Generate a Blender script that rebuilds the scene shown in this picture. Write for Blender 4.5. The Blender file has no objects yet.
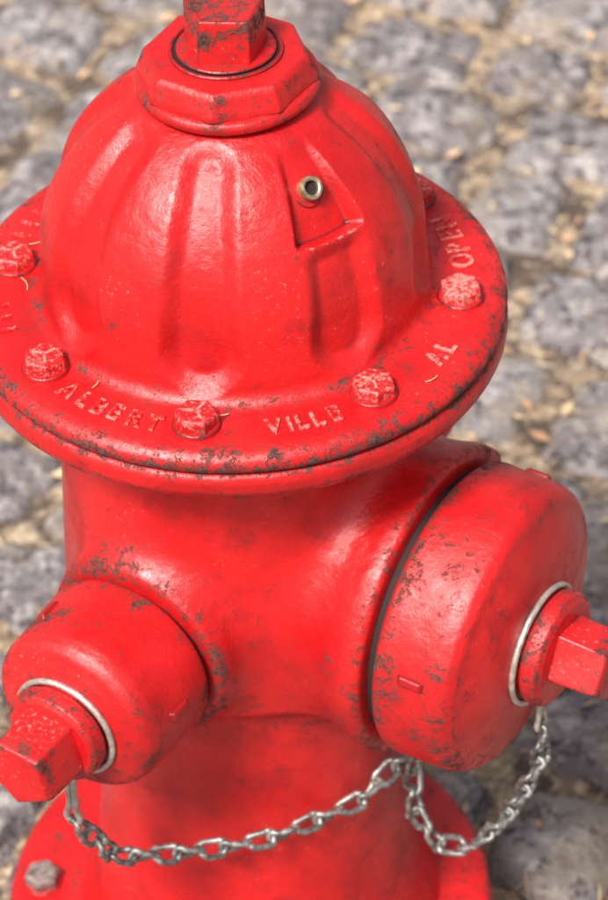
import bpy, bmesh, math, random
import numpy as np
from mathutils import Vector, Matrix
random.seed(4); rng=np.random.default_rng(7)
scene=bpy.context.scene
scene.view_settings.view_transform='Standard'
scene.view_settings.look='None'
scene.view_settings.exposure=0
rad=math.radians

# ------------------------------------------------------------ node helpers
def newmat(name):
    m=bpy.data.materials.new(name); m.use_nodes=True
    nt=m.node_tree; nt.nodes.clear()
    out=nt.nodes.new('ShaderNodeOutputMaterial'); b=nt.nodes.new('ShaderNodeBsdfPrincipled')
    nt.links.new(b.outputs[0],out.inputs[0])
    return m,nt,b
class G:
    def __init__(s,nt): s.nt=nt
    def n(s,t): return s.nt.nodes.new(t)
    def set(s,sock,v):
        if isinstance(v,bpy.types.NodeSocket): s.nt.links.new(v,sock)
        else: sock.default_value=v
    def noise(s,vec,scale,detail=4,rough=.55,dist=0.):
        k=s.n('ShaderNodeTexNoise'); s.set(k.inputs['Vector'],vec)
        k.inputs['Scale'].default_value=scale;k.inputs['Detail'].default_value=detail
        k.inputs['Roughness'].default_value=rough;k.inputs['Distortion'].default_value=dist
        return k.outputs[0]
    def math(s,op,a,b=0.,c=0.,clamp=False):
        k=s.n('ShaderNodeMath');k.operation=op;k.use_clamp=clamp
        s.set(k.inputs[0],a);s.set(k.inputs[1],b)
        if len(k.inputs)>2:s.set(k.inputs[2],c)
        return k.outputs[0]
    def ramp(s,v,lo,hi):
        k=s.n('ShaderNodeMapRange');k.interpolation_type='SMOOTHSTEP'
        s.set(k.inputs[0],v);s.set(k.inputs[1],lo);s.set(k.inputs[2],hi)
        return k.outputs[0]
    def mix(s,f,a,b):
        k=s.n('ShaderNodeMix');k.data_type='RGBA'
        s.set(k.inputs[0],f)
        for i,v in ((6,a),(7,b)):
            if isinstance(v,tuple): k.inputs[i].default_value=(*v,1)
            else: s.nt.links.new(v,k.inputs[i])
        return k.outputs[2]
    def bump(s,h,strength,dist,nrm=None):
        k=s.n('ShaderNodeBump');k.inputs['Strength'].default_value=strength;k.inputs['Distance'].default_value=dist
        s.set(k.inputs['Height'],h)
        if nrm is not None:s.nt.links.new(nrm,k.inputs['Normal'])
        return k.outputs[0]

def red_paint(name,chip=0.0,pale=0.0,rough=.31,bs=1.):
    m,nt,b=newmat(name);g=G(nt)
    geo=g.n('ShaderNodeNewGeometry');co=geo.outputs['Position'];pt=geo.outputs['Pointiness']
    at=g.n('ShaderNodeAttribute');at.attribute_name='wear';wear=at.outputs['Fac']
    big=g.noise(co,11,3); mid=g.noise(co,38,4,.6); chipn=g.noise(co,115,6,.76,.4); fine=g.noise(co,330,4,.75)
    col=g.mix(g.ramp(big,.35,.65),(.48,.005,.007),(.68,.012,.013))
    col=g.mix(g.math('MULTIPLY',g.ramp(mid,.46,.68),.55),col,(.33,.003,.006))
    edge=g.ramp(pt,.507,.56)
    # chalky scuffs on raised edges and in patches
    pv=g.math('ADD',fine,g.math('MULTIPLY',edge,.15))
    pv=g.math('ADD',pv,g.math('MULTIPLY',g.ramp(big,.45,.68),.08))
    pv=g.math('ADD',pv,pale)
    pm=g.ramp(pv,.66,.80)
    col=g.mix(g.math('MULTIPLY',pm,.60),col,(.80,.34,.29))
    # dark chips down to rust: coarse flakes broken up by fine speckle
    cv=g.math('ADD',g.math('MULTIPLY',chipn,.60),g.math('MULTIPLY',fine,.40))
    cv=g.math('ADD',cv,g.math('MULTIPLY',wear,.125))
    cv=g.math('ADD',cv,g.math('MULTIPLY',g.ramp(mid,.5,.75),.085))
    cv=g.math('ADD',cv,g.math('MULTIPLY',edge,.02))
    cv=g.math('ADD',cv,chip)
    cm=g.ramp(cv,.648,.672)
    rust=g.mix(g.ramp(fine,.42,.6),(.022,.013,.012),(.14,.040,.028))
    halo=g.ramp(cv,.56,.66)
    col=g.mix(g.math('MULTIPLY',halo,.55),col,(.20,.010,.009))
    col=g.mix(cm,col,rust)
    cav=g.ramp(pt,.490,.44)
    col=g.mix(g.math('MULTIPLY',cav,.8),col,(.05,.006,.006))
    nt.links.new(col,b.inputs['Base Color'])
    r=g.math('ADD',rough,g.math('MULTIPLY',g.math('SUBTRACT',mid,.5),.6))
    r=g.math('ADD',r,g.math('MULTIPLY',halo,.15))
    r=g.math('ADD',r,g.math('MULTIPLY',cm,.35)); r=g.math('ADD',r,g.math('MULTIPLY',pm,.2),clamp=True)
    nt.links.new(r,b.inputs['Roughness'])
    b.inputs['Specular IOR Level'].default_value=.6
    h=g.math('ADD',g.math('MULTIPLY',mid,.0010*bs),g.math('MULTIPLY',chipn,.00065*bs))
    h=g.math('ADD',h,g.math('MULTIPLY',fine,.00024*bs))
    h=g.math('ADD',h,g.math('MULTIPLY',cm,-.00030*bs))
    nt.links.new(g.bump(h,1.,1.),b.inputs['Normal'])
    return m
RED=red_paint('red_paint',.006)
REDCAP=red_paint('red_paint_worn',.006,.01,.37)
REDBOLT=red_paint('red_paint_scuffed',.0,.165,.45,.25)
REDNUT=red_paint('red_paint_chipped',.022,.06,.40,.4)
REDLET=red_paint('red_paint_lettering',-.01,.08,.36,.4)

def metal(name,c1,c2,rough,met=.75):
    m,nt,b=newmat(name);g=G(nt)
    geo=g.n('ShaderNodeNewGeometry');co=geo.outputs['Position']
    n=g.noise(co,160,5,.7)
    col=g.mix(g.ramp(n,.35,.65),c1,c2)
    nt.links.new(col,b.inputs['Base Color'])
    b.inputs['Metallic'].default_value=met
    nt.links.new(g.math('ADD',rough,g.math('MULTIPLY',g.math('SUBTRACT',n,.5),.5)),b.inputs['Roughness'])
    nt.links.new(g.bump(n,.5,.0010),b.inputs['Normal'])
    return m
STEEL=metal('galvanised_steel',(.12,.12,.11),(.42,.42,.40),.45,.6)
RINGM=metal('bright_wire',(.40,.37,.32),(.66,.63,.57),.38,.6)
BRASS=metal('brass',(.30,.24,.14),(.62,.52,.34),.35)
RUSTB=metal('weathered_bolt_steel',(.12,.08,.07),(.32,.27,.25),.6,.3)
DARK,_nt,_b=newmat('dark_gap');_b.inputs['Base Color'].default_value=(.02,.008,.007,1);_b.inputs['Roughness'].default_value=.8

# ------------------------------------------------------------ hierarchy
def empty(name):
    e=bpy.data.objects.new(name,None);scene.collection.objects.link(e);return e
HYD=empty('fire_hydrant')
def mkobj(name,verts,faces,mat,parent=HYD,smooth=True,wear=None,sharp=None):
    me=bpy.data.meshes.new(name)
    verts=np.asarray(verts,float)
    me.from_pydata(verts.tolist(),[],faces if isinstance(faces,list) else faces.tolist())
    me.update()
    ob=bpy.data.objects.new(name,me);scene.collection.objects.link(ob)
    me.materials.append(mat)
    if smooth: me.polygons.foreach_set('use_smooth',np.ones(len(me.polygons),bool))
    if sharp: me.set_sharp_from_angle(angle=rad(sharp))
    if wear is not None:
        a=me.attributes.new('wear','FLOAT','POINT');a.data.foreach_set('value',np.asarray(wear,np.float32))
    if parent: ob.parent=parent
    return ob

def frame(az,z0,r0=0.):
    d=Vector((math.cos(az),math.sin(az),0));t=Vector((-math.sin(az),math.cos(az),0));u=Vector((0,0,1))
    M=Matrix((( t.x,u.x,d.x,d.x*r0),(t.y,u.y,d.y,d.y*r0),(t.z,u.z,d.z,z0),(0,0,0,1)))
    return np.array(M)
def xf(M,V):
    V=np.asarray(V,float);return V@M[:3,:3].T+M[:3,3]
def resample(P,step):
    P=np.asarray(P,float);d=np.r_[0,np.cumsum(np.hypot(*np.diff(P,axis=0).T))]
    n=max(2,int(d[-1]/step));t=np.linspace(0,d[-1],n+1)
    return np.c_[np.interp(t,d,P[:,0]),np.interp(t,d,P[:,1])],t
def smooth_poly(P,it):
    P=P.copy()
    for _ in range(it): P[1:-1]=.25*P[:-2]+.5*P[1:-1]+.25*P[2:]
    return P
def gridfaces(nr,nc):
    i=np.arange(nr-1)[:,None];j=np.arange(nc)[None,:];j2=(j+1)%nc
    a=i*nc+j;b=i*nc+j2;c=(i+1)*nc+j2;d=(i+1)*nc+j
    return np.stack([a,d,c,b],-1).reshape(-1,4)
def lathe(name,prof,M,mat,seg=128,step=.0012,sm=3,rf=None,wearf=None,poly=0,phase=0,close=True,wob=0.0004,pr=.985):
    P,t=resample(prof,step);P=smooth_poly(P,sm)
    a=np.linspace(0,2*math.pi,seg,endpoint=False)
    R=np.repeat(P[:,0:1],seg,1);Z=np.repeat(P[:,1:2],seg,1);A=np.repeat(a[None],len(P),0)
    if poly:
        k=2*math.pi/poly
        aa=(A-phase+k/2)%k-k/2
        f=math.cos(k/2)/np.cos(aa); f=np.minimum(f,pr)
        R=R*f
    R=R+wob*np.sin(3*A+Z*90)*np.clip(R/.02,0,1)
    if rf: R,Z=rf(R,Z,A,t)
    V=np.stack([R*np.cos(A),R*np.sin(A),Z],-1).reshape(-1,3)
    F=gridfaces(len(P),seg).tolist()
    if close:
        F.append(list(range(seg)));n=(len(P)-1)*seg;F.append(list(range(n+seg-1,n-1,-1)))
    w=wearf(R,Z,A).reshape(-1) if wearf else None
    return mkobj(name,xf(M,V),F,mat,wear=w,sharp=40)
I4=np.eye(4)

# ------------------------------------------------------------ bonnet (fluted dome with bolt flange)
A0=rad(169.2);NB=8
def ss(x,a,b):
    t=np.clip((x-a)/(b-a),0,1);return t*t*(3-2*t)
th=np.linspace(.10,math.pi/2,60)
prof=[(.1145*math.sin(q),.035+.115*math.cos(q)) for q in th]
prof+=[(.1152,.024),(.1162,.015)]
for q in np.linspace(0,math.pi/2,8): prof.append((.1165+.010*(1-math.cos(q)),.010-.010*math.sin(q)))
prof+=[(.147,0),(.1535,-.0004),(.1590,-.0018),(.1630,-.0050),(.1645,-.0090),(.1636,-.0125),(.1610,-.0140)]
def bonnet_rf(R,Z,A,t):
    k=math.pi/4
    da=(A-A0+k/2)%k-k/2
    s=da*R
    T=np.repeat(t[:,None],R.shape[1],1)
    zrow=Z[:,0]
    vtop=np.interp(-.128,-zrow[:],t);vbot=np.interp(-.031,-zrow,t)
    vc=np.clip(T,vtop,vbot)
    fr=(vc-vtop)/(vbot-vtop)
    rw=.0165+.0095*fr
    dist=np.hypot(s,T-vc)
    m=ss(rw-dist,-.002,.0115)
    dep=.0080*m*(.6+.4*fr)
    dome=ss(Z,-.002,.004)
    zp=np.interp(-.1165,-zrow,t)
    az=rad(-56.0);d2=((A-az+math.pi)%(2*math.pi)-math.pi)*R
    w=.0170+.0065*np.clip((T-zp)/.03,-1,1)
    mp=ss(w-np.abs(d2),-.001,.0050)*ss(T-(zp-.027),-.002,.012)*ss((zp+.0335)-T,-.001,.0030)
    near=ss(.036-np.abs(d2),0,.010)*ss((zp+.046)-T,0,.014)
    dep=dep*(1-near)
    dep=dep+mp*(.0030+.0080*ss(T,zp-.022,zp+.032))
    nrm=np.gradient(np.c_[R[:,0],Z[:,0]],axis=0);nrm/=np.linalg.norm(nrm,axis=1)[:,None]
    nr,nz=-nrm[:,1][:,None],nrm[:,0][:,None]
    dep=dep*dome
    wob=.0006*np.sin(2*A+1)*np.sin(Z*40)+.0004*np.sin(5*A+Z*60)
    return R-dep*nr+wob*dome,Z-dep*nz
def bonnet_wear(R,Z,A):
    w=1.0*np.exp(-((Z+.011)/.006)**2)*(R>.15)
    w+=.50*np.exp(-((R-.159)/.005)**2)*(Z<.001)
    w+=.50*np.exp(-((R-.122)/.006)**2)*(Z<.012)
    w+=.20*(Z<.004)
    return w
bon=lathe('bonnet',prof,I4,RED,seg=720,step=.0011,sm=2,rf=bonnet_rf,wearf=bonnet_wear,wob=0)

def lf_wear(R,Z,A): return .95*np.exp(-((Z+.0155)/.003)**2)*(R>.15)+.75*np.exp(-((Z+.030)/.006)**2)*(R>.15)
lathe('barrel_flange',[(.10,-.0145),(.160,-.0145),(.1634,-.0160),(.1652,-.0200),(.1650,-.0270),(.1622,-.0325),(.156,-.0350),(.128,-.0365),(.118,-.040),(.110,-.046)],I4,RED,seg=256,step=.001,sm=2,wearf=lf_wear)

# hold-down collar and operating nut
lathe('hold_down_skirt',[(.02,.141),(.0510,.141),(.0535,.1425),(.0540,.1455),(.0528,.1482),(.0500,.1495),(.02,.1497)],I4,RED,seg=128,step=.0008,sm=1,
      wearf=lambda R,Z,A:.7*(R>.050))
lathe('hold_down_nut',[(.02,.1485),(.0530,.1485),(.0525,.1520),(.0485,.1620),(.0460,.1645),(.0345,.1650),(.02,.1650)],I4,RED,seg=256,step=.0009,sm=1,poly=8,phase=rad(-78),pr=.995,
      wearf=lambda R,Z,A:.45*(R>.044))
lathe('seal_ring',[(.0300,.1645),(.0325,.1645),(.0332,.1655),(.0325,.1668),(.0310,.1670),(.0304,.1650)],I4,RED,seg=96,step=.0006,sm=1,close=False,wearf=lambda R,Z,A:.7+0*R)
lathe('seal_groove',[(.005,.1656),(.0305,.1656)],I4,DARK,seg=64,step=.002,sm=0,close=False)
lathe('seal_disc',[(.005,.1658),(.0285,.1658),(.0292,.1668),(.0285,.1680),(.005,.1683)],I4,RED,seg=96,step=.0008,sm=1,wearf=lambda R,Z,A:.7+0*R)
lathe('operating_nut',[(.006,.167),(.0255,.167),(.0252,.172),(.0245,.192),(.0240,.1945),(.0222,.1952),(.0202,.1940),(.006,.1938)],I4,REDNUT,seg=200,step=.0008,sm=1,poly=5,phase=rad(-93),
      wearf=lambda R,Z,A:.95*ss(Z,.174,.184)+.45*(R>.0245))

# ------------------------------------------------------------ bolts
def hexbolt(name,x,y,z,r,h,rot,mat=REDBOLT,tilt=0):
    M=np.eye(4);c,s=math.cos(rot),math.sin(rot);M[:3,:3]=[[c,-s,0],[s,c,0],[0,0,1]];M[:3,3]=(x,y,z)
    o=lathe(name,[(.001,-.002),(r*1.20,-.002),(r*1.20,.0016),(r*1.14,.0024),(r*1.0,.0026)],M,RED,seg=72,step=.0008,sm=0,wob=0,wearf=lambda R,Z,A:.6*(R>r*1.1))
    p=lathe(name+'_h',[(.001,.002),(r*1.10,.002),(r*1.10,h*.80),(r*1.03,h*.93),(r*.90,h),(.001,h*1.0)],M,mat,seg=180,step=.0005,sm=0,poly=6,wob=0,pr=.993,
            wearf=lambda R,Z,A:.25*(R>r*.9))
    obs=[o,p]
    for k in range(3):
        a=k*2*math.pi/3+.5
        V=[];w,l=.0008,r*.66
        for zz in (h*1.0-.0004,h*1.0+.0007):
            for (u,v) in ((.0012,-w),(l,-w),(l,w),(.0012,w)):
                V.append((u*math.cos(a)-v*math.sin(a),u*math.sin(a)+v*math.cos(a),zz))
        obs.append(mkobj('m',xf(M,V),[[4,5,6,7],[0,4,7,3],[1,2,6,5],[0,1,5,4],[3,7,6,2]],mat,smooth=False))
    return join(obs,name)
def join(obs,name):
    bpy.ops.object.select_all(action='DESELECT')
    for o in obs:o.select_set(True)
    bpy.context.view_layer.objects.active=obs[0]
    bpy.ops.object.join();obs[0].name=name;obs[0].parent=HYD;return obs[0]
for i in range(8):
    a=A0+i*math.pi/4
    hexbolt('flange_bolt_%d'%(i+1),.1365*math.cos(a),.1365*math.sin(a),.0,.0118,.0105,random.uniform(0,1))
BX=-.008
for i in (0,1,2,4,5):
    a=rad(175)+i*math.pi/3
    hexbolt('base_bolt_%d'%(i+1),BX+.150*math.cos(a),.150*math.sin(a),-.548,.0120,.012,random.uniform(0,1),RUSTB)

# ------------------------------------------------------------ raised lettering on the flange
def letters(word,azc,r,pitch,size,name):
    obs=[]
    wd={'I':.6,'L':.92}
    ws=[wd.get(c,1.)*pitch for c in word];tot=sum(ws);acc=-tot/2
    for c,w in zip(word,ws):
        cu=bpy.data.curves.new('t','FONT');cu.body=c;cu.size=size;cu.align_x='CENTER';cu.align_y='CENTER'
        cu.extrude=.0004;cu.bevel_depth=.0005;cu.bevel_resolution=1;cu.offset=.0001
        ob=bpy.data.objects.new('t',cu);scene.collection.objects.link(ob)
        dg=bpy.context.evaluated_depsgraph_get()
        me=bpy.data.meshes.new_from_object(ob.evaluated_get(dg))
        bpy.data.objects.remove(ob)
        V=np.array([v.co[:] for v in me.vertices]);F=[list(p.vertices) for p in me.polygons]
        V[:,0]*=.82
        a=azc+(acc+w/2)/r+random.uniform(-.006,.006);acc+=w
        t=np.array([-math.sin(a),math.cos(a),0]);o=np.array([math.cos(a),math.sin(a),0])
        W=V[:,0:1]*t-V[:,1:2]*o+V[:,2:3]*np.array([0,0,1])+o*(r+random.uniform(-.0006,.0006))+np.array([0,0,.0004])
        obs.append(mkobj('l',W,F,REDLET,smooth=False))
    return join(obs,name)
letters('ALBERT',rad(-122.8),.1405,.0118,.0180,'raised_lettering_town_a')
letters('VILLE',rad(-75),.1405,.0102,.0175,'raised_lettering_town_b')
letters('AL',rad(-33.5),.142,.0115,.0170,'raised_lettering_state')
letters('OPEN',rad(12.5),.1390,.0138,.0200,'raised_lettering_open')
# worn-away maker's mark: plain raised bars
mk=[]
for azd in (137,142,147,152,157,186,191,196):
    a=rad(azd);t=np.array([-math.sin(a),math.cos(a),0]);o=np.array([math.cos(a),math.sin(a),0]);B=[]
    for dr in (-.0055,.0055):
        for dt in (-.0016,.0016):
            for dz in (-.001,.0007): B.append(o*(.1425+dr+random.uniform(-.001,.001))+t*(dt)+np.array([0,0,dz]))
    mk.append(mkobj('b',B,[[0,1,3,2],[4,6,7,5],[0,4,5,1],[2,3,7,6],[1,5,7,3]],RED,smooth=False))
join(mk,'worn_raised_mark')

# ------------------------------------------------------------ grease plug
def orient(P,n):
    n=Vector(n).normalized();q=n.to_track_quat('Z','Y').to_matrix()
    M=np.eye(4);M[:3,:3]=np.array(q);M[:3,3]=P;return M
azp=rad(-56.5);npv=(math.cos(azp)*.76,math.sin(azp)*.76,.65)
Pp=np.array([.0765*math.cos(azp),.0765*math.sin(azp),.1105])
Mp=orient(Pp,npv)
lathe('plug_boss',[(.001,-.006),(.0105,-.006),(.0105,.0005),(.0095,.0015),(.001,.0015)],Mp,RED,seg=48,step=.0006,sm=1,wearf=lambda R,Z,A:.9+0*R)
lathe('plug_fitting',[(.0042,.003),(.0042,.0070),(.0052,.0078),(.0066,.0075),(.0071,.0062),(.0071,.001)],Mp,BRASS,seg=48,step=.0005,sm=0,close=False)
lathe('plug_hole',[(.0002,.0045),(.0043,.0045)],Mp,DARK,seg=32,step=.001,sm=0,close=False)

# ------------------------------------------------------------ nozzle section + barrel (SDF, surface nets)
AZR,ZR=rad(-34),-.197
AZL,ZL=rad(-124),-.202
AZB=rad(56)
h=.0028
lo=np.array([-.165,-.165,-.565]);hi=np.array([.165,.165,-.020])
nx,ny,nz=[int((hi[i]-lo[i])/h)+1 for i in range(3)]
X=(lo[0]+h*np.arange(nx))[:,None,None].astype(np.float32)
Y=(lo[1]+h*np.arange(ny))[None,:,None].astype(np.float32)
Z=(lo[2]+h*np.arange(nz))[None,None,:].astype(np.float32)
def smin(a,b,k):
    hh=np.clip(.5+.5*(b-a)/k,0,1);return b*(1-hh)+a*hh-k*hh*(1-hh)
def smax(a,b,k): return -smin(-a,-b,k)
RHO=np.sqrt(X*X+Y*Y)
pz=np.array([-.60,-.552,-.545,-.52,-.49,-.45,-.40,-.335,-.300,-.268,-.254,-.235,-.12,-.09,-.05,-.03,-.01])
pr=np.array([.130,.130,.128,.119,.114,.109,.106,.105,.1050,.1065,.1175,.119,.114,.110,.109,.110,.112])
Zd=np.linspace(-.6,0,601);Rd=np.interp(Zd,pz,pr)
ker=np.hanning(11);ker/=ker.sum();Rd=np.convolve(np.pad(Rd,5,'edge'),ker,'valid')
F=(RHO-np.interp(Z.ravel(),Zd,Rd)[None,None,:]).astype(np.float32)
def nozzle(az,zc,ts,rs,k,F,cut):
    dx,dy=math.cos(az),math.sin(az)
    T=X*dx+Y*dy;S=-X*dy+Y*dx
    q=np.sqrt(S*S+(Z-zc)**2)
    Rt=np.interp(T,ts,rs)
    d=smax(q-Rt,T-cut,.005)
    d=smax(d,-T,.004)
    return smin(F,d.astype(np.float32),k)
F=nozzle(AZR,ZR,[0,.080,.100,.121,.132,.2],[.080,.083,.090,.0985,.1020,.1020],.030,F,.144)
F=nozzle(AZL,ZL,[0,.09,.105,.117,.2],[.052,.054,.058,.0620,.0620],.030,F,.127)
F=nozzle(AZB,ZL,[0,.09,.105,.117,.2],[.052,.054,.058,.0620,.0620],.030,F,.127)
F=smax(F,(-.555-Z)+0*F,.002);F=smax(F,(Z+.028)+0*F,.002)
def surface_nets(F,lo,h):
    S=F<0
    nx,ny,nz=F.shape
    cnt=np.zeros((nx-1,ny-1,nz-1),np.int8);acc=np.zeros((nx-1,ny-1,nz-1,3),np.float32)
    def sl(o): return tuple(slice(o[i],o[i]+F.shape[i]-1) for i in range(3))
    for ax in range(3):
        o1,o2=[k for k in range(3) if k!=ax]
        for b1 in (0,1):
            for b2 in (0,1):
                oa=[0,0,0];oa[o1]=b1;oa[o2]=b2;ob=list(oa);ob[ax]=1
                fa,fb=F[sl(oa)],F[sl(ob)]
                c=(fa<0)!=(fb<0)
                t=np.where(c,fa/np.where(c,fa-fb,1),0)
                cnt+=c
                for d in range(3):
                    acc[...,d]+=c*((oa[d]) if d!=ax else t)
    act=cnt>0
    idx=-np.ones(act.shape,np.int64);idx[act]=np.arange(act.sum())
    ii=np.argwhere(act)
    V=lo+h*(ii+acc[act]/cnt[act][:,None])
    faces=[]
    for ax in range(3):
        o1,o2=(ax+1)%3,(ax+2)%3
        a=[slice(1,-1)]*3;a[ax]=slice(0,-1);b=[slice(1,-1)]*3;b[ax]=slice(1,None)
        Sa,Sb=S[tuple(a)],S[tuple(b)]
        for cond,flip in ((Sa&~Sb,False),(~Sa&Sb,True)):
            e=np.argwhere(cond)
            if not len(e):continue
            base=e.copy();base[:,o1]+=1;base[:,o2]+=1
            def g(d1,d2):
                q=base.copy();q[:,o1]-=d1;q[:,o2]-=d2
                return idx[q[:,0],q[:,1],q[:,2]]
            f=np.stack([g(1,1),g(0,1),g(0,0),g(1,0)],-1)
            if flip:f=f[:,::-1]
            faces.append(f)
    return V,np.concatenate(faces)
V,FF=surface_nets(F,lo,h)
def nz_wear(V,az,zc,t0,r0):
    dx,dy=math.cos(az),math.sin(az);T=V[:,0]*dx+V[:,1]*dy;S=-V[:,0]*dy+V[:,1]*dx
    q=np.hypot(S,V[:,2]-zc)
    return np.exp(-((T-t0)/.010)**2)*np.exp(-((q-r0)/.010)**2)
w=.65*nz_wear(V,AZR,ZR,.141,.100)+.8*nz_wear(V,AZL,ZL,.125,.060)+.5*np.exp(-((V[:,2]+.275)/.03)**2)
w+=.55*np.exp(-((V[:,0]+.09)**2+(V[:,1]+.09)**2)/.04**2)*np.exp(-((V[:,2]+.13)/.03)**2)
w+=.25*np.exp(-((V[:,2]+.20)/.05)**2)
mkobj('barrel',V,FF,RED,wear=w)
del F,X,Y,Z,RHO

# base flanges
MB=np.eye(4);MB[0,3]=BX
lathe('base_flange',[(.05,-.5475),(.168,-.5475),(.1725,-.5495),(.174,-.554),(.174,-.566),(.172,-.570),(.05,-.570)],MB,RED,seg=192,step=.0015,sm=1,wearf=lambda R,Z,A:.5*(R>.170)+.45)
lathe('ground_flange',[(.05,-.5705),(.174,-.5705),(.177,-.573),(.177,-.588),(.174,-.592),(.05,-.592)],MB,REDCAP,seg=192,step=.0015,sm=1)
lathe('standpipe',[(.115,-.59),(.112,-.62),(.112,-.80)],I4,RED,seg=96,step=.01,sm=0,close=False)

# ------------------------------------------------------------ nozzle caps
def tube(name,pts,r,mat,closed=False,seg=10,parent=HYD,add=True):
    P=np.asarray(pts,float);n=len(P)
    if closed: T=np.roll(P,-1,0)-np.roll(P,1,0)
    else: T=np.gradient(P,axis=0)
    T/=np.linalg.norm(T,axis=1)[:,None]
    N=np.zeros_like(P);u=np.array([0.31,.22,.93]);u=u-T[0]*(u@T[0]);u/=np.linalg.norm(u);N[0]=u
    for i in range(1,n):
        u=N[i-1]-T[i]*(N[i-1]@T[i]);N[i]=u/np.linalg.norm(u)
    B=np.cross(T,N)
    a=np.linspace(0,2*math.pi,seg,endpoint=False)
    V=(P[:,None]+r*(np.cos(a)[None,:,None]*N[:,None]+np.sin(a)[None,:,None]*B[:,None])).reshape(-1,3)
    F=gridfaces(n,seg).tolist()
    if closed:
        k=(n-1)*seg
        best=min(range(seg),key=lambda s:np.linalg.norm(V[k]-V[s]))
        for j in range(seg): F.append([k+j,(best+j)%seg,(best+j+1)%seg,k+(j+1)%seg])
    if not add: return V,F
    return mkobj(name,V,F,mat,parent=parent)
def nozzle_cap(pref,az,zc,t0,t1,rc,rb,nutr,tip,rot,tb,tail,lug,patch=(118,.5),lw=.35):
    M=frame(az,zc)
    lathe(pref+'_gap',[(rc*.5,t0-.008),(rc-.006,t0-.008),(rc-.006,t0+.003),(rc*.5,t0+.003)],M,DARK,seg=96,step=.003,sm=0)
    bulge=tb-t1
    prof=[(.01,t0),(rc-.003,t0),(rc,t0+.002),(rc+.0005,t0+.007),(rc-.0008,t1-.012),(rc-.0030,t1-.005),(rc-.0075,t1-.0008),(rc-.014,t1+.0012)]
    prof+=[(rb+ (rc-.014-rb)*q,t1+.0012+(bulge-.0012)*(1-q**2)) for q in (.8,.6,.4,.2,0)]
    prof+=[(.01,tb)]
    def wf(R,Z,A):
        up=.5+.5*np.cos(A-rad(100));dn=.5-.5*np.sin(A)
        w=.95*np.exp(-((Z-t0-.005)/.009)**2)*(R>rc-.005)*(.5+.5*up)
        w+=1.0*np.exp(-((Z-t1+.008)/.014)**2)*(R>rc-.018)*(.15+.85*dn)
        w+=.7*np.exp(-((R-rb)/.006)**2)
        w+=patch[1]*np.exp(-(((A-rad(patch[0])+math.pi)%(2*math.pi)-math.pi)/.75)**2)*np.exp(-((Z-(t0+t1)/2-.006)/.012)**2)*(R>rc-.01)
        w+=lw*np.exp(-(((A-rad(190)+math.pi)%(2*math.pi)-math.pi)/.5)**2)*(R>rc-.01)
        return w
    lathe(pref+'_cap',prof,M,REDCAP,seg=256,step=.0011,sm=3,wearf=wf)
    lathe(pref+'_cap_boss',[(.01,tb-.003),(rb-.004,tb-.003),(rb-.004,tb+.004),(rb-.001,tb+.005),(rb,tb+.008),(rb-.001,tb+.0155),(rb-.005,tb+.018),(.01,tb+.0185)],M,REDCAP,seg=128,step=.0008,sm=1,
          wearf=lambda R,Z,A:.9*(R>rb-.004))
    n0=tb+.017
    lathe(pref+'_cap_nut',[(.006,n0),(nutr*1.05,n0),(nutr*1.03,n0+.006),(nutr*.98,tip-.003),(nutr*.94,tip-.0006),(nutr*.86,tip),(.006,tip)],M,REDNUT,seg=200,step=.0009,sm=1,poly=5,phase=rot,
          wearf=lambda R,Z,A:.9*(R>nutr*.78)*ss(Z,n0+.004,tip))
    pts=[]
    rr=rb+.001;zt=tb+.0015
    for q in np.linspace(rad(-62),rad(242),60):
        pts.append((rr*math.cos(q),rr*math.sin(q)-.0015,zt))
    eye=rr+tail
    pts+=[(-.008,-rr-.003,zt),(-.0030,-rr-.008,zt+.0005),(-.0022,-rr-.014,zt+.001),(-.0020,-eye+.006,zt+.001)]
    for q in np.linspace(rad(140),rad(400),14): pts.append((.0050*math.cos(q),-eye-.004+.0055*math.sin(q),zt+.0015))
    pts+=[(.0020,-eye+.006,zt+.001),(.0022,-rr-.014,zt+.001),(.0030,-rr-.008,zt+.0005),(.008,-rr-.003,zt)]
    tube(pref+'_chain_ring',xf(M,pts),.0021,RINGM,closed=True)
    e=xf(M,[(0,-eye-.009,zt+.0015)])[0]
    for q in (rad(lug),rad(lug+120),rad(lug+240)):
        c,s=math.cos(q),math.sin(q);B=[]
        for dr in (-.002,.0022):
            for dz in (-.010,.010):
                for dt in (-.0040,.0040):
                    sc=.7 if dr>0 else 1
                    rr2=rc+dr;B.append((rr2*c-dt*sc*s,rr2*s+dt*sc*c,(t0+t1)/2+dz*sc))
        ob=mkobj(pref+'_cap_lug',xf(M,B),[[0,1,3,2],[4,6,7,5],[0,4,5,1],[2,3,7,6],[0,2,6,4],[1,5,7,3]],REDCAP,smooth=False)
        bv=ob.modifiers.new('b','BEVEL');bv.width=.0012;bv.segments=3
    return e
eR=nozzle_cap('pumper_nozzle',AZR,ZR,.149,.203,.0960,.038,.0240,.266,rad(80),.215,.026,166)
eL=nozzle_cap('hose_nozzle',AZL,ZL,.132,.198,.0580,.033,.0255,.254,rad(85),.202,.042,8,patch=(125,1.25),lw=.5)
nozzle_cap('rear_hose_nozzle',AZB,ZL,.132,.190,.0580,.033,.0255,.246,rad(80),.195,.030,8)

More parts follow.
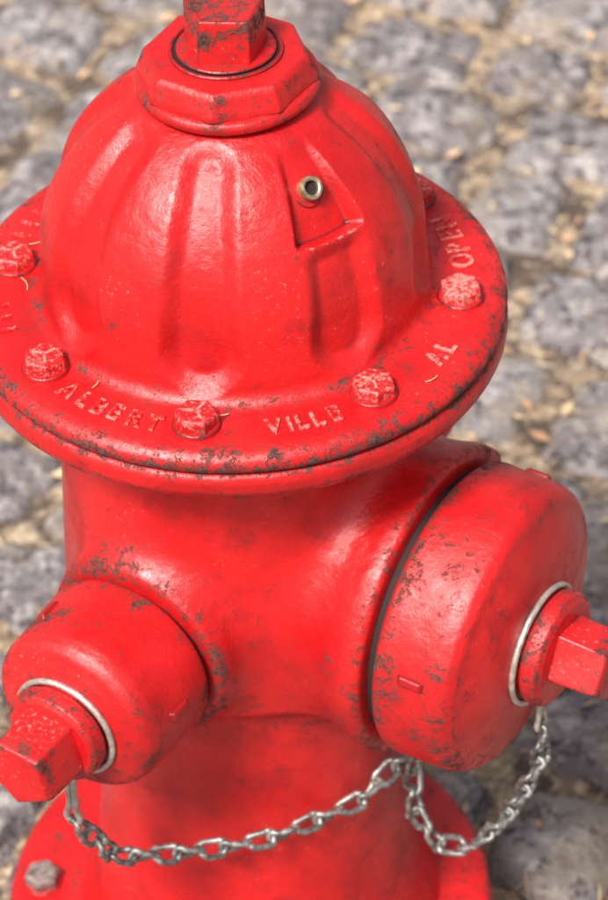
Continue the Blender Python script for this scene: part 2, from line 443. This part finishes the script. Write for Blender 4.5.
# ------------------------------------------------------------ chains
def chain(name,pts,pitch=.0165,L=.0238,Wd=.0150,wr=.0021,tw0=0):
    P=np.asarray(pts,float)
    d=np.r_[0,np.cumsum(np.linalg.norm(np.diff(P,axis=0),axis=1))]
    t=np.linspace(0,d[-1],400);Q=np.stack([np.interp(t,d,P[:,i]) for i in range(3)],-1)
    for _ in range(60): Q[1:-1]=.25*Q[:-2]+.5*Q[1:-1]+.25*Q[2:]
    d=np.r_[0,np.cumsum(np.linalg.norm(np.diff(Q,axis=0),axis=1))]
    n=max(2,round(d[-1]/pitch));allV=[];allF=[];off=0
    for i in range(n):
        s=(i+.5)/n*d[-1]
        c=np.array([np.interp(s,d,Q[:,k]) for k in range(3)])
        c2=np.array([np.interp(min(s+.004,d[-1]),d,Q[:,k]) for k in range(3)]);c1=np.array([np.interp(max(s-.004,0),d,Q[:,k]) for k in range(3)])
        T=(c2-c1)/np.linalg.norm(c2-c1)
        u=np.array([0,0,1.])if abs(T[2])<.8 else np.array([.5,-.8,0]);u=u-T*(u@T);u/=np.linalg.norm(u);v=np.cross(T,u)
        ang=tw0+(i%2)*rad(75)+rad(30)+random.uniform(-.25,.25)
        S=math.cos(ang)*u+math.sin(ang)*v;Nn=np.cross(T,S)
        pts2=[]
        a=L/2-Wd/2;b=Wd/2-wr
        for q in np.linspace(0,2*math.pi,28,endpoint=False):
            x=b*math.cos(q);y=b*math.sin(q)+ (a if math.sin(q)>0 else -a)
            tw=.0024*math.sin(2*q)
            pts2.append(c+S*x+T*y+Nn*tw)
        Vv,Fv=tube('',pts2,wr,STEEL,closed=True,seg=8,add=False)
        allV.append(Vv);allF+=[[k+off for k in f] for f in Fv];off+=len(Vv)
    return mkobj(name,np.concatenate(allV),allF,STEEL)
anchor=(.104,-.063,-.350)
chain('hose_cap_chain',[tuple(eL),(-.092,-.158,-.334),(-.058,-.144,-.350),(-.022,-.130,-.361),(.008,-.122,-.363),(.038,-.110,-.361),(.068,-.096,-.359),(.088,-.078,-.351),anchor])
chain('pumper_cap_chain',[tuple(eR),(.182,-.120,-.300),(.172,-.113,-.340),(.158,-.101,-.384),(.140,-.090,-.416),(.120,-.080,-.422),(.106,-.074,-.400),(.104,-.068,-.381),anchor])
q=[]
for k in range(24):
    a=2*math.pi*k/24;q.append((.104+.0075*math.cos(a)*.87,-.063-.0075*math.cos(a)*.5,-.349+.0075*math.sin(a)))
tube('chain_anchor',q,.0024,STEEL,closed=True)

# ------------------------------------------------------------ ground
GZ=-.640
gm,nt,b=newmat('sandy_joints');g=G(nt)
geo=g.n('ShaderNodeNewGeometry');co=geo.outputs['Position']
f1=g.noise(co,90,5,.7)
c=g.mix(g.ramp(g.noise(co,5,4),.35,.65),(.38,.27,.17),(.24,.18,.135))
c=g.mix(g.ramp(f1,.47,.62),c,(.60,.47,.33))
c=g.mix(g.ramp(g.noise(co,32,5,.7),.45,.56),c,(.10,.07,.055))
nt.links.new(c,b.inputs['Base Color']);b.inputs['Roughness'].default_value=.95
nt.links.new(g.bump(f1,.8,.010),b.inputs['Normal'])
mkobj('ground',[(-150,-150,GZ),(150,-150,GZ),(150,150,GZ),(-150,150,GZ)],[[0,1,2,3]],gm,parent=None,smooth=False)

cm_,nt,b=newmat('granite_setts');g=G(nt)
geo=g.n('ShaderNodeNewGeometry');co=geo.outputs['Position']
at=g.n('ShaderNodeAttribute');at.attribute_name='tone';tone=at.outputs['Fac']
f1=g.noise(co,38,6,.80);f2=g.noise(co,60,5,.8)
c=g.mix(tone,(.235,.20,.215),(.39,.35,.35))
c=g.mix(g.ramp(f1,.48,.60),c,(.64,.58,.565))
c=g.mix(g.ramp(f2,.50,.59),c,(.095,.072,.080))
c=g.mix(g.math('MULTIPLY',g.ramp(g.noise(co,9,5,.75),.50,.64),.6),c,(.50,.40,.30))
nt.links.new(c,b.inputs['Base Color']);b.inputs['Roughness'].default_value=.7
nt.links.new(g.bump(g.math('ADD',f1,g.math('MULTIPLY',f2,.5)),1.,.016),b.inputs['Normal'])
rot=rad(-27);cr,sr=math.cos(rot),math.sin(rot)
N=14
uu=np.linspace(-1,1,N);U,Vg=np.meshgrid(uu,uu,indexing='ij')
allV=[];tones=[];cnt=0
v=-4.6
while v<4.6:
    rowh=rng.uniform(.105,.145);u=-4.6+rng.uniform(0,.15)
    while u<4.6:
        w=rng.uniform(.100,.170)
        hx,hy=w/2-rng.uniform(.003,.009),rowh/2-rng.uniform(.003,.009)
        cx,cy=u+w/2,v+rowh/2+rng.uniform(-.008,.008)+.03*math.sin(u*1.7+v)
        ph=rng.uniform(0,6.28,10)
        wx,wy=cx*cr-cy*sr,cx*sr+cy*cr
        if -2.6<wx<2.6 and -2.4<wy<3.4 and math.hypot(wx,wy)>.11:
            ax=np.abs(U)**4.2;ay=np.abs(Vg)**4.2
            edge=np.clip(1-(ax**2+ay**2),0,1)**.5
            H=.033*edge-.019+.0045*np.sin(2.2*U+ph[0])*np.sin(1.9*Vg+ph[1])+.003*np.sin(5*U+ph[2])*np.sin(4.6*Vg+ph[3])+rng.uniform(-.005,.004)
            H=H+rng.normal(0,.0014,H.shape)
            sx=U*(hx+.005*np.sin(2.5*Vg+ph[4])*np.abs(U)+.003*np.sin(7*Vg+ph[8]))*(1+.06*np.sin(ph[6])*Vg);sy=Vg*(hy+.005*np.sin(2.5*U+ph[5])*np.abs(Vg)+.003*np.sin(7*U+ph[9]))*(1+.06*np.sin(ph[7])*U)
            k=1-.08*(np.abs(U)*np.abs(Vg))**3
            a=rng.uniform(-.05,.05)
            px=cx+(sx*math.cos(a)-sy*math.sin(a))*k;py=cy+(sx*math.sin(a)+sy*math.cos(a))*k
            X2=px*cr-py*sr;Y2=px*sr+py*cr
            allV.append(np.stack([X2,Y2,GZ+H+.004],-1).reshape(-1,3));tones.append(np.full(N*N,rng.uniform(0,1)));cnt+=1
        u+=w
    v+=rowh
i=np.arange(N-1)[:,None];j=np.arange(N-1)[None,:]
q=np.stack([i*N+j,(i+1)*N+j,(i+1)*N+j+1,i*N+j+1],-1).reshape(-1,4)
FQ=(np.arange(cnt)[:,None,None]*(N*N)+q[None]).reshape(-1,4)
ob=mkobj('cobblestone_pavement',np.concatenate(allV),FQ,cm_,parent=None)
a=ob.data.attributes.new('tone','FLOAT','POINT');a.data.foreach_set('value',np.concatenate(tones).astype(np.float32))

# straw and leaf litter
lm,nt,b=newmat('dry_leaf_litter');g=G(nt)
geo=g.n('ShaderNodeNewGeometry');rnd=geo.outputs['Random Per Island']
c=g.mix(rnd,(.72,.56,.34),(.38,.17,.08));nt.links.new(c,b.inputs['Base Color']);b.inputs['Roughness'].default_value=.8
LV=[];LF=[]
for k in range(14000):
    x,y=rng.uniform(-2.0,2.0),rng.uniform(-1.4,2.4)
    if math.hypot(x,y)<.2: continue
    if math.sin(x*3+1)*math.sin(y*2.3+.5)+rng.normal(0,.6)<-.1: continue
    a=rng.uniform(0,6.28);l=rng.uniform(.003,.013)
    if rng.uniform()<.45: l*=2.0;wd=.0008
    else: wd=l*rng.choice([.25,.4,.6])
    z=GZ+.017+rng.uniform(-.008,.004)
    t1,t2=rng.uniform(-.003,.003,2)
    dx,dy=math.cos(a),math.sin(a);n=len(LV)
    LV+=[(x-dx*l,y-dy*l,z+t1),(x-dy*wd,y+dx*wd,z+.002),(x+dx*l,y+dy*l,z+t2),(x+dy*wd,y-dx*wd,z+.001)]
    LF.append([n,n+3,n+2,n+1])
mkobj('leaf_litter',LV,LF,lm,parent=None,smooth=False)
# bits of straw caught on the bonnet flange
sm_,nt,b=newmat('dry_straw');b.inputs['Base Color'].default_value=(.62,.36,.18,1);b.inputs['Roughness'].default_value=.6
sv=[];sf=[];off=0
for (rr,az,ang,l) in ((.1285,-96,-.2,.006),(.138,172,-.9,.009),(.126,178,1.9,.006),(.152,-43,.5,.004),(.1265,-131,.9,.003),(.13,160,.2,.008)):
    a=rad(az);c0=np.array([rr*math.cos(a),rr*math.sin(a),.0013]);d0=np.array([math.cos(ang),math.sin(ang),0])
    P=[c0+d0*l*t+np.array([-d0[1],d0[0],0])*.25*l*(t*t) +np.array([0,0,.0005*t]) for t in np.linspace(-1,1,7)]
    Vv,Fv=tube('',P,.00042,sm_,seg=5,add=False);sv.append(Vv);sf+=[[k+off for k in f] for f in Fv];off+=len(Vv)
mkobj('straw_bits',np.concatenate(sv),sf,sm_)

# ------------------------------------------------------------ light
SE,SA=rad(53),rad(-126)
world=bpy.data.worlds.new("World");scene.world=world;world.use_nodes=True
wn=world.node_tree;wn.nodes.clear()
sky=wn.nodes.new('ShaderNodeTexSky');sky.sky_type='NISHITA';sky.sun_disc=False
sky.sun_elevation=SE;sky.sun_rotation=math.pi/2-SA
sky.air_density=1.0;sky.dust_density=6.0;sky.ozone_density=.5
hs=wn.nodes.new('ShaderNodeHueSaturation');hs.inputs['Saturation'].default_value=.30
bg=wn.nodes.new('ShaderNodeBackground');bg.inputs[1].default_value=.13
wo=wn.nodes.new('ShaderNodeOutputWorld');wn.links.new(sky.outputs[0],hs.inputs['Color']);wn.links.new(hs.outputs[0],bg.inputs[0]);wn.links.new(bg.outputs[0],wo.inputs[0])
sl=bpy.data.lights.new('sun','SUN');sl.energy=5.0;sl.angle=rad(14);sl.color=(1,.955,.89)
so=bpy.data.objects.new('sun',sl);scene.collection.objects.link(so)
dv=Vector((math.cos(SE)*math.cos(SA),math.cos(SE)*math.sin(SA),math.sin(SE)))
so.rotation_euler=dv.to_track_quat('Z','Y').to_euler();so.location=dv*5

# ------------------------------------------------------------ camera
D,e,p,y,r=1.814,rad(37.18),rad(40.45),rad(1.54),rad(-1.43)
fw=np.array([math.sin(y)*math.cos(p),math.cos(y)*math.cos(p),-math.sin(p)])
rt=np.cross(fw,[0,0,1]);rt/=np.linalg.norm(rt);up=np.cross(rt,fw)
r2=math.cos(r)*rt+math.sin(r)*up;u2=-math.sin(r)*rt+math.cos(r)*up
cam=bpy.data.cameras.new('camera');co_=bpy.data.objects.new('camera',cam);scene.collection.objects.link(co_)
M=Matrix.Identity(4)
for i in range(3):
    M[i][0]=r2[i];M[i][1]=u2[i];M[i][2]=-fw[i]
M[0][3],M[1][3],M[2][3]=0,-D*math.cos(e),D*math.sin(e)
co_.matrix_world=M
cam.sensor_fit='VERTICAL';cam.sensor_height=24;cam.sensor_width=24;cam.lens=80
cam.clip_end=600;cam.clip_start=.05
cam.dof.use_dof=True;cam.dof.focus_distance=1.70;cam.dof.aperture_fstop=6.3
scene.camera=co_
